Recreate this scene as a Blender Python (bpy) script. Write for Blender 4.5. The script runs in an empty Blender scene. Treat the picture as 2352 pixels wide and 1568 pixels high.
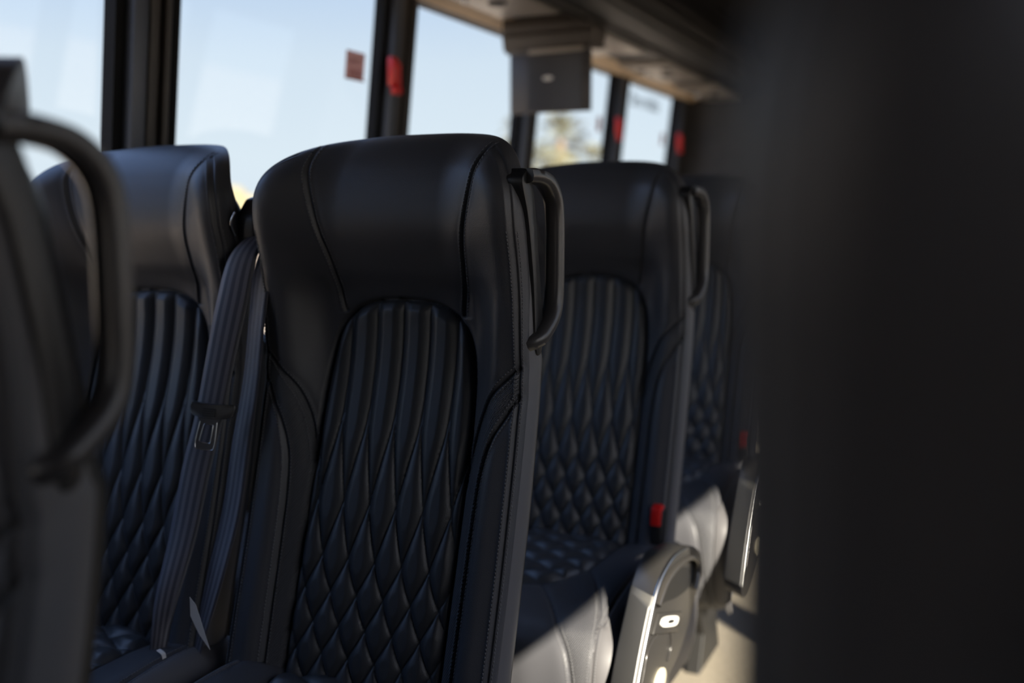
import bpy, bmesh, math, random
import numpy as np
from mathutils import Vector, Matrix

scene = bpy.context.scene
C = scene.collection
random.seed(7)

# ------------------------------------------------------------------ camera
cam_data = bpy.data.cameras.new('camera')
cam_data.lens = 35.0
cam_data.sensor_width = 36.0
cam_data.clip_start = 0.02
cam_data.clip_end = 500
cam_data.dof.use_dof = True
cam_data.dof.focus_distance = 1.36
cam_data.dof.aperture_fstop = 1.8
cam = bpy.data.objects.new('camera', cam_data)
C.objects.link(cam)
CAM_Z = 1.22
cam.location = (0, 0, CAM_Z)
cam.rotation_euler = (math.radians(90 - 6.955), 0, math.radians(26.106))
scene.camera = cam

# ------------------------------------------------------------------ sky, sun, exposure
world = bpy.data.worlds.new('sky')
scene.world = world
world.use_nodes = True
wt = world.node_tree
wt.nodes.clear()
w_out = wt.nodes.new('ShaderNodeOutputWorld')
w_bg = wt.nodes.new('ShaderNodeBackground')
w_tc = wt.nodes.new('ShaderNodeTexCoord')
w_sep = wt.nodes.new('ShaderNodeSeparateXYZ')
w_ramp = wt.nodes.new('ShaderNodeValToRGB')
wt.links.new(w_tc.outputs['Generated'], w_sep.inputs[0])
wt.links.new(w_sep.outputs['Z'], w_ramp.inputs[0])
wt.links.new(w_bg.outputs[0], w_out.inputs[0])
SUN_FROM = Vector((1.0, -0.8, 0.83))            # towards the sun
w_dot = wt.nodes.new('ShaderNodeVectorMath'); w_dot.operation = 'DOT_PRODUCT'
w_dot.inputs[1].default_value = SUN_FROM.normalized()
wt.links.new(w_tc.outputs['Generated'], w_dot.inputs[0])
w_glow = wt.nodes.new('ShaderNodeValToRGB')     # the sky is whiter and brighter towards the sun
g_ = w_glow.color_ramp
g_.elements[0].position = 0.15; g_.elements[0].color = (0, 0, 0, 1)
g_.elements[1].position = 1.0; g_.elements[1].color = (1.5, 1.3, 1.1, 1)
e_ = g_.elements.new(0.6); e_.color = (0.36, 0.31, 0.27, 1)
wt.links.new(w_dot.outputs['Value'], w_glow.inputs[0])
w_add = wt.nodes.new('ShaderNodeMix'); w_add.data_type = 'RGBA'; w_add.blend_type = 'ADD'; w_add.clamp_result = False
w_add.inputs[0].default_value = 1.0
wt.links.new(w_ramp.outputs[0], w_add.inputs[6])
wt.links.new(w_glow.outputs[0], w_add.inputs[7])
wt.links.new(w_add.outputs[2], w_bg.inputs[0])
cr = w_ramp.color_ramp
cr.elements[0].position = 0.0
cr.elements[0].color = (0.53, 0.58, 0.63, 1)
cr.elements[1].position = 1.0
cr.elements[1].color = (0.4, 0.65, 1.3, 1)
for p_, c_ in ((0.06, (0.53, 0.59, 0.635, 1)), (0.15, (0.48, 0.55, 0.62, 1)), (0.22, (0.38, 0.47, 0.60, 1)), (0.32, (0.38, 0.52, 0.86, 1)), (0.5, (0.50, 0.76, 1.4, 1))):
    e_ = cr.elements.new(p_)
    e_.color = c_
w_bg.inputs[1].default_value = 1.25

sun_data = bpy.data.lights.new('sun', 'SUN')
sun_data.energy = 19.0
sun_data.angle = math.radians(0.53)
sun_data.color = (1.0, 0.88, 0.72)
sun = bpy.data.objects.new('sun', sun_data)
C.objects.link(sun)
sun.rotation_euler = SUN_FROM.to_track_quat('Z', 'Y').to_euler()

scene.view_settings.view_transform = 'Standard'
scene.view_settings.look = 'None'
scene.view_settings.gamma = 1.0
scene.view_settings.use_curve_mapping = False
scene.view_settings.exposure = 0.35
scene.cycles.max_bounces = 8
scene.cycles.transparent_max_bounces = 12
scene.cycles.caustics_reflective = False
scene.cycles.caustics_refractive = False

# ------------------------------------------------------------------ materials
def mat(name, col, rough=0.5, metal=0.0, spec=0.5, bump=None, var=None, coat=0.0):
    """bump = (kind, scale, strength, distance); var = (scale, amount)"""
    m = bpy.data.materials.new(name)
    m.use_nodes = True
    nt = m.node_tree
    b = nt.nodes['Principled BSDF']
    b.inputs['Base Color'].default_value = (*col, 1)
    b.inputs['Roughness'].default_value = rough
    b.inputs['Metallic'].default_value = metal
    b.inputs['Specular IOR Level'].default_value = spec
    b.inputs['Coat Weight'].default_value = coat
    tc = nt.nodes.new('ShaderNodeTexCoord')
    if var:
        n = nt.nodes.new('ShaderNodeTexNoise')
        n.inputs['Scale'].default_value = var[0]
        n.inputs['Detail'].default_value = 6
        nt.links.new(tc.outputs['Object'], n.inputs['Vector'])
        r = nt.nodes.new('ShaderNodeValToRGB')
        r.color_ramp.elements[0].position = 0.35
        r.color_ramp.elements[1].position = 0.65
        r.color_ramp.elements[0].color = (*[c * (1 - var[1]) for c in col], 1)
        r.color_ramp.elements[1].color = (*[min(1, c * (1 + var[1])) for c in col], 1)
        nt.links.new(n.outputs['Fac'], r.inputs[0])
        nt.links.new(r.outputs[0], b.inputs['Base Color'])
    if bump:
        kind, sc, st, dist = bump
        bp = nt.nodes.new('ShaderNodeBump')
        bp.inputs['Strength'].default_value = st
        bp.inputs['Distance'].default_value = dist
        if kind == 'grain':
            v = nt.nodes.new('ShaderNodeTexVoronoi')
            v.feature = 'SMOOTH_F1'
            v.inputs['Scale'].default_value = sc
            nt.links.new(tc.outputs['Object'], v.inputs['Vector'])
            h = v.outputs['Distance']
        elif kind == 'noise':
            v = nt.nodes.new('ShaderNodeTexNoise')
            v.inputs['Scale'].default_value = sc
            v.inputs['Detail'].default_value = 4
            nt.links.new(tc.outputs['Object'], v.inputs['Vector'])
            h = v.outputs['Fac']
        elif kind == 'weave':          # diagonal pressed ribs crossed by a second, finer set
            mp = nt.nodes.new('ShaderNodeMapping')
            mp.inputs['Rotation'].default_value = (0, math.radians(-32), 0)
            nt.links.new(tc.outputs['Object'], mp.inputs['Vector'])
            w1 = nt.nodes.new('ShaderNodeTexWave')
            w1.bands_direction = 'Z'
            w1.inputs['Scale'].default_value = sc
            w2 = nt.nodes.new('ShaderNodeTexWave')
            w2.bands_direction = 'X'
            w2.inputs['Scale'].default_value = sc * 0.7
            nt.links.new(mp.outputs[0], w1.inputs['Vector'])
            nt.links.new(mp.outputs[0], w2.inputs['Vector'])
            mx = nt.nodes.new('ShaderNodeMath')
            mx.operation = 'MULTIPLY'
            nt.links.new(w1.outputs['Fac'], mx.inputs[0])
            nt.links.new(w2.outputs['Fac'], mx.inputs[1])
            h = mx.outputs[0]
        elif kind == 'checker':
            v = nt.nodes.new('ShaderNodeTexChecker')
            v.inputs['Scale'].default_value = sc
            mp = nt.nodes.new('ShaderNodeMapping')
            mp.inputs['Rotation'].default_value = (math.radians(35), 0, 0)
            nt.links.new(tc.outputs['Object'], mp.inputs['Vector'])
            nt.links.new(mp.outputs[0], v.inputs['Vector'])
            h = v.outputs['Fac']
        nt.links.new(h, bp.inputs['Height'])
        nt.links.new(bp.outputs[0], b.inputs['Normal'])
    return m

M = {}
M['leather'] = mat('black_leather', (0.058, 0.058, 0.064), 0.44, spec=0.38, bump=('grain', 900, 0.35, 0.0006))
M['insert'] = mat('quilted_leather', (0.034, 0.036, 0.041), 0.42, spec=0.5, bump=('grain', 900, 0.3, 0.0006))
M['accent'] = mat('woven_accent_leather', (0.052, 0.052, 0.057), 0.44, spec=0.5, bump=('weave', 150, 1.0, 0.0009))
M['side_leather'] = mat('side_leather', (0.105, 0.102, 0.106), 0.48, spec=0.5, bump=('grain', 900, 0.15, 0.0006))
M['thread'] = mat('thread', (0.09, 0.09, 0.095), 0.5)
M['plastic'] = mat('black_plastic', (0.012, 0.012, 0.013), 0.42, bump=('noise', 700, 0.1, 0.0005))
M['handle'] = mat('handle_plastic', (0.04, 0.038, 0.039), 0.33, bump=('noise', 500, 0.05, 0.0004))
M['gloss'] = mat('gloss_plastic', (0.010, 0.010, 0.011), 0.12)
M['console'] = mat('console_plastic', (0.026, 0.0245, 0.023), 0.36, bump=('noise', 900, 0.1, 0.0004))
M['console_gloss'] = mat('console_gloss', (0.028, 0.026, 0.024), 0.2)
M['chrome_soft'] = mat('satin_chrome', (0.55, 0.55, 0.54), 0.28, metal=1.0)
M['carbon'] = mat('carbon_weave', (0.085, 0.083, 0.08), 0.38, bump=('checker', 330, 0.5, 0.0008))
M['chrome'] = mat('chrome', (0.75, 0.75, 0.76), 0.15, metal=1.0)
M['steel'] = mat('dark_steel', (0.10, 0.10, 0.11), 0.3, metal=0.9)
M['white'] = mat('white_plastic', (0.72, 0.71, 0.66), 0.4)
M['badge'] = mat('badge_cream', (0.55, 0.50, 0.38), 0.45)
M['red'] = mat('red_plastic', (0.62, 0.012, 0.010), 0.35)
M['tag'] = mat('white_fabric_tag', (0.62, 0.62, 0.62), 0.7)
M['trim_black'] = mat('window_rubber', (0.006, 0.0065, 0.0075), 0.7, spec=0.15)
M['trim_blue'] = mat('anodised_frame', (0.055, 0.066, 0.09), 0.38, metal=0.2)
M['trim_brown'] = mat('brown_frame', (0.028, 0.024, 0.021), 0.5)
M['beige'] = mat('beige_liner', (0.85, 0.64, 0.42), 0.7, var=(30, 0.06))
M['rack'] = mat('rack_brown_grey', (0.050, 0.042, 0.036), 0.55, var=(8, 0.1))
M['rack_rail'] = mat('rack_rail', (0.020, 0.017, 0.015), 0.5)
M['rack_dark'] = mat('rack_black', (0.008, 0.0075, 0.007), 0.55)
M['service'] = mat('service_panel_grey', (0.30, 0.27, 0.24), 0.42, var=(12, 0.05))
M['monitor'] = mat('monitor_grey', (0.055, 0.052, 0.054), 0.42)
M['screen'] = mat('monitor_screen_dark', (0.038, 0.036, 0.038), 0.30)
M['wall'] = mat('wall_liner_dark', (0.035, 0.035, 0.038), 0.7, var=(20, 0.1))
M['ceil'] = mat('ceiling_dark', (0.015, 0.014, 0.014), 0.8)
M['floor'] = mat('vinyl_floor', (0.20, 0.175, 0.135), 0.6, var=(60, 0.12), bump=('noise', 200, 0.2, 0.001))
M['ground'] = mat('sandy_ground', (0.36, 0.285, 0.205), 0.9, var=(0.6, 0.12))
M['palm_leaf'] = mat('palm_fronds', (0.115, 0.11, 0.06), 0.7, var=(2, 0.3))
M['palm_bark'] = mat('palm_bark', (0.20, 0.14, 0.09), 0.9, var=(8, 0.3))
M['bush'] = mat('dry_foliage', (0.17, 0.145, 0.075), 0.85, var=(1.5, 0.25))

# seat belt webbing: lengthwise stripes with a fine cross rib, driven by its own UVs
m = bpy.data.materials.new('belt_webbing')
m.use_nodes = True
nt = m.node_tree
b = nt.nodes['Principled BSDF']
b.inputs['Roughness'].default_value = 0.42
uvn = nt.nodes.new('ShaderNodeUVMap')
uvn.uv_map = 'UVMap'
sp = nt.nodes.new('ShaderNodeSeparateXYZ')
nt.links.new(uvn.outputs[0], sp.inputs[0])
mul = nt.nodes.new('ShaderNodeMath'); mul.operation = 'MULTIPLY'; mul.inputs[1].default_value = 2 * math.pi * 4
nt.links.new(sp.outputs['X'], mul.inputs[0])
sn = nt.nodes.new('ShaderNodeMath'); sn.operation = 'SINE'
nt.links.new(mul.outputs[0], sn.inputs[0])
rp = nt.nodes.new('ShaderNodeValToRGB')
rp.color_ramp.elements[0].position = 0.35; rp.color_ramp.elements[0].color = (0.048, 0.048, 0.060, 1)
rp.color_ramp.elements[1].position = 0.65; rp.color_ramp.elements[1].color = (0.13, 0.122, 0.14, 1)
mr = nt.nodes.new('ShaderNodeMath'); mr.operation = 'MULTIPLY_ADD'; mr.inputs[1].default_value = 0.5; mr.inputs[2].default_value = 0.5
nt.links.new(sn.outputs[0], mr.inputs[0])
nt.links.new(mr.outputs[0], rp.inputs[0])
nt.links.new(rp.outputs[0], b.inputs['Base Color'])
mul2 = nt.nodes.new('ShaderNodeMath'); mul2.operation = 'MULTIPLY'; mul2.inputs[1].default_value = 2 * math.pi * 550
nt.links.new(sp.outputs['Y'], mul2.inputs[0])
sn2 = nt.nodes.new('ShaderNodeMath'); sn2.operation = 'SINE'
nt.links.new(mul2.outputs[0], sn2.inputs[0])
bp = nt.nodes.new('ShaderNodeBump'); bp.inputs['Strength'].default_value = 0.35; bp.inputs['Distance'].default_value = 0.0006
nt.links.new(sn2.outputs[0], bp.inputs['Height'])
nt.links.new(bp.outputs[0], b.inputs['Normal'])
M['webbing'] = m

def glass_mat(name, tint, gloss):
    m = bpy.data.materials.new(name)
    m.use_nodes = True
    nt = m.node_tree
    nt.nodes.clear()
    o = nt.nodes.new('ShaderNodeOutputMaterial')
    mx = nt.nodes.new('ShaderNodeMixShader')
    t = nt.nodes.new('ShaderNodeBsdfTransparent')
    g = nt.nodes.new('ShaderNodeBsdfGlossy')
    t.inputs[0].default_value = (*tint, 1)
    g.inputs['Roughness'].default_value = 0.02
    mx.inputs[0].default_value = gloss
    nt.links.new(t.outputs[0], mx.inputs[1])
    nt.links.new(g.outputs[0], mx.inputs[2])
    nt.links.new(mx.outputs[0], o.inputs[0])
    return m
M['glass'] = glass_mat('window_glass', (0.95, 0.97, 0.98), 0.03)
# translucent warning sticker: daylight comes through it
m = bpy.data.materials.new('sticker_film')
m.use_nodes = True
nt = m.node_tree
b = nt.nodes['Principled BSDF']
b.inputs['Base Color'].default_value = (0.20, 0.10, 0.085, 1)
b.inputs['Roughness'].default_value = 0.5
tl = nt.nodes.new('ShaderNodeBsdfTranslucent'); tl.inputs[0].default_value = (0.60, 0.42, 0.36, 1)
mx = nt.nodes.new('ShaderNodeMixShader'); mx.inputs[0].default_value = 0.75
nt.links.new(b.outputs[0], mx.inputs[1]); nt.links.new(tl.outputs[0], mx.inputs[2])
nt.links.new(mx.outputs[0], nt.nodes['Material Output'].inputs[0])
M['sticker'] = m
M['sticker_text'] = mat('sticker_print', (0.22, 0.02, 0.02), 0.6)
M['decal'] = mat('dark_glass_lettering', (0.05, 0.06, 0.09), 0.6)

# ------------------------------------------------------------------ helpers
def tag(o, label=None, cat=None, group=None, kind=None):
    if label: o['label'] = label
    if cat: o['category'] = cat
    if group: o['group'] = group
    if kind: o['kind'] = kind
    return o

def empty(name, loc=(0, 0, 0)):
    o = bpy.data.objects.new(name, None)
    o.empty_display_size = 0.1
    o.location = loc
    C.objects.link(o)
    return o

def link_mesh(name, me, m, parent=None):
    if m is not None and not me.materials:
        me.materials.append(m)
    o = bpy.data.objects.new(name, me)
    C.objects.link(o)
    if parent: o.parent = parent
    return o

def mesh_np(name, V, F, normals=None, smooth=True):
    me = bpy.data.meshes.new(name)
    V = np.asarray(V, dtype=np.float32)
    F = np.asarray(F, dtype=np.int32)
    n, k = F.shape
    me.vertices.add(len(V)); me.vertices.foreach_set('co', V.ravel())
    me.loops.add(n * k); me.loops.foreach_set('vertex_index', F.ravel())
    me.polygons.add(n)
    me.polygons.foreach_set('loop_start', np.arange(0, n * k, k, dtype=np.int32))
    me.polygons.foreach_set('use_smooth', np.full(n, smooth, dtype=bool))
    me.update(calc_edges=True)
    me.validate()
    if normals is not None:
        me.normals_split_custom_set_from_vertices([tuple(v) for v in normals])
    return me

def finish(bm, name, m, parent=None, smooth=False, bevel=0.0, seg=2, angle=35):
    if bevel > 0:
        bmesh.ops.remove_doubles(bm, verts=bm.verts, dist=1e-6)
        es = [e for e in bm.edges if len(e.link_faces) == 2 and e.calc_face_angle(0) > math.radians(30)]
        bmesh.ops.bevel(bm, geom=es, offset=bevel, segments=seg, profile=0.5, affect='EDGES', clamp_overlap=True)
    bmesh.ops.recalc_face_normals(bm, faces=bm.faces)
    me = bpy.data.meshes.new(name)
    bm.to_mesh(me)
    bm.free()
    if smooth:
        for p in me.polygons: p.use_smooth = True
        me.set_sharp_from_angle(angle=math.radians(angle))
    return link_mesh(name, me, m, parent)

def add_box(bm, lo, hi, mtx=None):
    c = [(a + b_) / 2 for a, b_ in zip(lo, hi)]
    s = [abs(b_ - a) for a, b_ in zip(lo, hi)]
    r = bmesh.ops.create_cube(bm, size=1)
    for v in r['verts']:
        v.co = Vector((v.co.x * s[0] + c[0], v.co.y * s[1] + c[1], v.co.z * s[2] + c[2]))
        if mtx: v.co = mtx @ v.co
    return r['verts']

def add_prism(bm, pts, a0, a1, axis='x', sgn=1):
    """polygon pts extruded along axis; pts are (y,z) for x, (x,z) for y, (x,y) for z"""
    def mk(p, a):
        if axis == 'x': return (a * sgn, p[0], p[1])
        if axis == 'y': return (p[0], a, p[1])
        return (p[0], p[1], a)
    v0 = [bm.verts.new(mk(p, a0)) for p in pts]
    v1 = [bm.verts.new(mk(p, a1)) for p in pts]
    bm.faces.new(v0); bm.faces.new(v1[::-1])
    n = len(pts)
    for i in range(n):
        bm.faces.new((v0[i], v1[i], v1[(i + 1) % n], v0[(i + 1) % n]))
    return v0 + v1

def catmull(pts, n=8, closed=False):
    P = [np.array(p, float) for p in pts]
    out = []
    m_ = len(P)
    for i in range(m_ if closed else m_ - 1):
        p0 = P[(i - 1) % m_] if closed or i > 0 else P[0]
        p1 = P[i]; p2 = P[(i + 1) % m_]
        p3 = P[(i + 2) % m_] if closed or i + 2 < m_ else P[-1]
        for k in range(n):
            t = k / n
            out.append(0.5 * ((2 * p1) + (-p0 + p2) * t + (2 * p0 - 5 * p1 + 4 * p2 - p3) * t * t + (-p0 + 3 * p1 - 3 * p2 + p3) * t ** 3))
    if not closed: out.append(P[-1])
    return out

def add_sweep(bm, path, section, side=(1, 0, 0), closed=False, cap=True):
    """section = list of (a,b): a along `side`, b along normal in the path's plane"""
    side = Vector(side).normalized()
    rings = []
    n = len(path)
    for i, p in enumerate(path):
        p = Vector(p)
        if closed:
            t = Vector(path[(i + 1) % n]) - Vector(path[(i - 1) % n])
        else:
            t = Vector(path[min(i + 1, n - 1)]) - Vector(path[max(i - 1, 0)])
        t.normalize()
        s = (side - t * side.dot(t))
        s = s.normalized() if s.length > 1e-5 else t.orthogonal().normalized()
        nn = t.cross(s)
        rings.append([bm.verts.new(p + s * a + nn * b_) for a, b_ in section])
    m_ = len(section)
    for i in range(n if closed else n - 1):
        A, B = rings[i], rings[(i + 1) % n]
        for k in range(m_):
            bm.faces.new((A[k], A[(k + 1) % m_], B[(k + 1) % m_], B[k]))
    if cap and not closed:
        bm.faces.new(rings[0][::-1]); bm.faces.new(rings[-1])

def circ(r, n=12, ry=None):
    ry = ry or r
    return [(r * math.cos(2 * math.pi * k / n), ry * math.sin(2 * math.pi * k / n)) for k in range(n)]

def sstep(a, b_, x):
    t = np.clip((x - a) / (b_ - a), 0, 1)
    return t * t * (3 - 2 * t)

def dist_poly(x, z, pts, n=6):
    """distance from points (x,z) to the smooth curve through pts"""
    P = np.array(catmull(pts, n))
    d2 = np.full(x.shape, 1e9)
    for i in range(len(P) - 1):
        ax, az = P[i]; bx, bz = P[i + 1]
        dx, dz = bx - ax, bz - az
        L = dx * dx + dz * dz + 1e-12
        t = np.clip(((x - ax) * dx + (z - az) * dz) / L, 0, 1)
        d2 = np.minimum(d2, (x - ax - t * dx) ** 2 + (z - az - t * dz) ** 2)
    return np.sqrt(d2)

# ================================================================== SEAT SHAPE
W = 0.232                    # half width of a backrest
ZB, ZC, HT, NP = 0.44, 1.203, 0.15, 3.2
YC = ([.42, .50, .60, .75, .92, 1.02, 1.10, 1.15, 1.21, 1.27, 1.32, 1.36], [-.175, -.158, -.130, -.085, -.034, -.010, -.006, -.030, -.050, -.042, -.018, .008])
YE = ([.42, .50, .60, .75, .92, 1.01, 1.10, 1.21, 1.28, 1.33, 1.36], [-.20, -.182, -.155, -.112, -.070, -.057, -.066, -.096, -.104, -.082, -.058])
YB = ([.42, .60, .80, 1.00, 1.05, 1.26, 1.36], [-.135, -.085, -.030, .009, .002, -.034, -.040])

def smooth_interp(tab):
    P = np.array(catmull(list(zip(*tab)), 10))
    return lambda z: np.interp(z, P[:, 0], P[:, 1])
fYC, fYE, fYB = smooth_interp(YC), smooth_interp(YE), smooth_interp(YB)

def ztop(x):
    return ZC + HT * np.maximum(0, 1 - np.abs(x / W) ** NP) ** (1 / NP)

def edge_dist(x, z):
    ax = np.abs(x) / W
    az = np.maximum(z - ZC, 0) / HT
    g = np.maximum((ax ** NP + az ** NP) ** (1 / NP), 1e-4)
    gx = g ** (1 - NP) * np.maximum(ax, 1e-6) ** (NP - 1) / W
    gz = g ** (1 - NP) * az ** (NP - 1) / HT
    return np.maximum(0, (1 - g) / np.sqrt(gx * gx + gz * gz + 1e-9))

def back_line(x, z):
    top = sstep(1.20, 1.34, z) * (1 - sstep(.11, .235, np.abs(x)))
    return fYB(z) + .045 * top

S1 = [(.157, 1.42), (.157, 1.345), (.146, 1.28), (.129, 1.21), (.119, 1.16), (.107, 1.078)]
def s1_shift(z): return .008 * sstep(1.09, 1.16, z)
S2 = [(-.05, 1.0955), (0, 1.099), (.05, 1.0955), (.088, 1.081), (.113, 1.055), (.127, 1.01), (.135, .93), (.137, .80), (.137, .60), (.137, .40)]
S3 = [(.2225, 1.013), (.197, .990), (.170, .955), (.151, .91), (.140, .86), (.137, .84)]
S4 = [(.2225, .972), (.208, .948), (.187, .910), (.173, .86), (.168, .80), (.166, .70), (.164, .55), (.163, .40)]
PQ = 0.0475
QZ = ([.40, .44, .486, .528, .570, .612, .658, .708, .790, .905, .96, 1.2], [9, 8, 7, 6, 5, 4, 3, 2, 1, 0.10, 0, 0])
_zz = np.linspace(.40, 1.2, 801)
_mm = np.interp(_zz, *QZ)
_k = np.hanning(61); _k /= _k.sum()
_mm = np.convolve(np.pad(_mm, 30, mode='edge'), _k, mode='valid')
_mm[:31] = np.interp(_zz[:31], *QZ)
S2P = np.array(catmull(S2[1:], 8))
def insert_half(z):
    """half width of the quilted insert at height z (0 above its arch)"""
    h = np.interp(z, S2P[::-1, 1], S2P[::-1, 0])
    return np.where(z > 1.099, 0, h)
S1P = np.array(catmull(S1, 8))
S3P = np.array(catmull(S3, 8)); S4P = np.array(catmull(S4, 8))

def groove(d, depth, w):
    return depth * np.exp(-(d / w) ** 2)

def back_front(x, z, fine=True):
    ax = np.abs(x)
    d = edge_dist(x, z)
    x0 = .128
    hz = sstep(1.03, 1.19, z)
    bl = sstep(x0, .198, ax) * (1 - hz) + sstep(.085, .235, ax) * hz
    y = fYC(z) * (1 - bl) + fYE(z) * bl
    y = y - .007 * np.exp(-((ax - .182) / .026) ** 2) * (1 - hz)
    top = sstep(1.20, 1.33, z)
    R = .016 + .026 * hz + .020 * top
    t = np.clip((R - d) / R, 0, 1)
    y = y + R * (1 - np.sqrt(np.maximum(0, 1 - t * t)))
    if not fine: return y
    # head panel fullness between its seams
    d1 = dist_poly(np.abs(x - s1_shift(z)), z, S1); d2 = dist_poly(ax, z, S2)
    d1 = np.where(z < 1.075, 1, d1)
    d3 = dist_poly(ax, z, S3); d4 = dist_poly(ax, z, S4)
    y = y + (groove(d1, .0036, .0024) + groove(d1, .0032, .010) - groove(d1 - .0054, .0012, .0024)) * sstep(.002, .03, d)
    y = y + groove(d2, .0060, .0030) + groove(d2, .0040, .012)
    for dd in (d3, d4):
        y = y + groove(dd, .0050, .0021) + groove(dd, .0040, .010) - groove(dd - .0052, .0013, .0022)
    d5 = np.abs(ax - (W - .0095))
    d5 = np.where(z > 1.21, np.abs(d - .0095), d5)
    y = y + (groove(d5, .0034, .0020) - groove(d5 - .0048, .0013, .0021)) * np.where((ax > .17), 1, 0) * sstep(.0, .004, d)
    # quilting
    ins = ax < insert_half(z)
    phi = np.interp(z, _zz, _mm) * PQ / 2
    q = np.sqrt(np.abs(np.sin(np.pi * (x - phi) / PQ)) * np.abs(np.sin(np.pi * (x + phi) / PQ)))
    fade = np.sqrt(np.clip(d2 / .016, 0, 1))
    amp = .0115
    y = np.where(ins, y + .007 - amp * np.minimum(q * 1.15, 1) ** .8 * fade, y)
    return y

NX, NZ = 300, 470
def grid_xz(nx, nz, zb=ZB, w=W):
    u = np.linspace(-1, 1, nx + 1)
    q = 1 - np.abs(u)
    xs = w * np.sign(u) * (1 - 1.02 * q ** 3.2 / (q ** 2.2 + .02))
    t = np.linspace(0, 1, nz + 1)
    X = np.repeat(xs[None, :], nz + 1, 0)
    T = np.repeat(t[:, None], nx + 1, 1)
    Z = zb + (ztop(X * W / w) - zb) * T
    return X, Z

def grid_faces(nr, nc):
    idx = np.arange((nr + 1) * (nc + 1)).reshape(nr + 1, nc + 1)
    return np.stack([idx[:-1, :-1], idx[:-1, 1:], idx[1:, 1:], idx[1:, :-1]], -1).reshape(-1, 4)

def vert_normals(V, F):
    a = V[F[:, 2]] - V[F[:, 0]]; b_ = V[F[:, 3]] - V[F[:, 1]]
    n = np.cross(a, b_)
    N = np.zeros_like(V)
    for k in range(4): np.add.at(N, F[:, k], n)
    N /= np.maximum(np.linalg.norm(N, axis=1, keepdims=True), 1e-12)
    return N

def split_parts(V, F, masks, sgn):
    """cut one smooth surface into part meshes along its seams"""
    N = vert_normals(V, F)
    if sgn < 0:
        V = V * np.array([-1, 1, 1]); N = N * np.array([-1, 1, 1]); F = F[:, ::-1]
    out = []
    for nm, key, mk in masks:
        f = F[mk]
        if len(f) == 0: continue
        used, inv = np.unique(f, return_inverse=True)
        out.append((nm, key, mesh_np(nm, V[used], inv.reshape(f.shape), N[used])))
    return out

def stitch_mesh(name, curves, surf, off=.0062, step=.0052, ln=.0034, rad=.0010):
    """little raised thread stitches in two rows beside each seam; curves in surface parameters"""
    E0 = []; E1 = []
    for c in curves:
        P = np.array(c, float)
        L = np.concatenate([[0], np.cumsum(np.linalg.norm(np.diff(P, axis=0), axis=1))])
        k = np.arange(step, L[-1] - step, step)
        at = lambda t: np.stack([np.interp(t, L, P[:, 0]), np.interp(t, L, P[:, 1])], -1)
        for s_ in (-1, 1):
            for dst, t in ((E0, k - ln / 2), (E1, k + ln / 2)):
                p = at(t); tg = at(t + .002) - p
                tg /= np.maximum(np.linalg.norm(tg, axis=1, keepdims=True), 1e-9)
                dst.append(p + np.stack([-tg[:, 1], tg[:, 0]], -1) * off * s_)
    E0 = np.concatenate(E0); E1 = np.concatenate(E1)
    A, nA, okA = surf(E0); B, nB, okB = surf(E1)
    ax_ = B - A; l_ = np.linalg.norm(ax_, axis=1)
    ok = okA & okB & (l_ > 1e-5) & (l_ < .012)
    A, B, nA, ax_ = A[ok], B[ok], nA[ok], ax_[ok] / l_[ok][:, None]
    sd = np.cross(ax_, nA); sd /= np.maximum(np.linalg.norm(sd, axis=1, keepdims=True), 1e-9)
    cols = []
    for pnt in (A, B):
        for (a_, h_) in ((-1, -.3), (-.6, .75), (.6, .75), (1, -.3)):
            cols.append(pnt + sd * a_ * rad + nA * h_ * rad)
    V = np.stack(cols, 1).reshape(-1, 3)
    q = np.array([(0, 1, 5, 4), (1, 2, 6, 5), (2, 3, 7, 6), (0, 3, 2, 1), (4, 5, 6, 7)])
    F = (np.arange(len(A)) * 8)[:, None, None] + q[None]
    return V, F.reshape(-1, 4)

def back_surf_pt(sx):
    def f(E):
        x, z = E[:, 0], E[:, 1]
        ok = (np.abs(x) < W - .002) & (z < ztop(x) - .003) & (z > .47)
        def P(a, c): return np.stack([sx * a, back_front(sx * a, c), c], -1)
        p = P(x, z)
        n = np.cross(P(x + .002, z) - p, P(x, z + .002) - p)
        n /= np.maximum(np.linalg.norm(n, axis=1, keepdims=True), 1e-9)
        n *= np.where(n[:, 1:2] > 0, -1, 1)
        return p, n, ok
    return f

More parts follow.
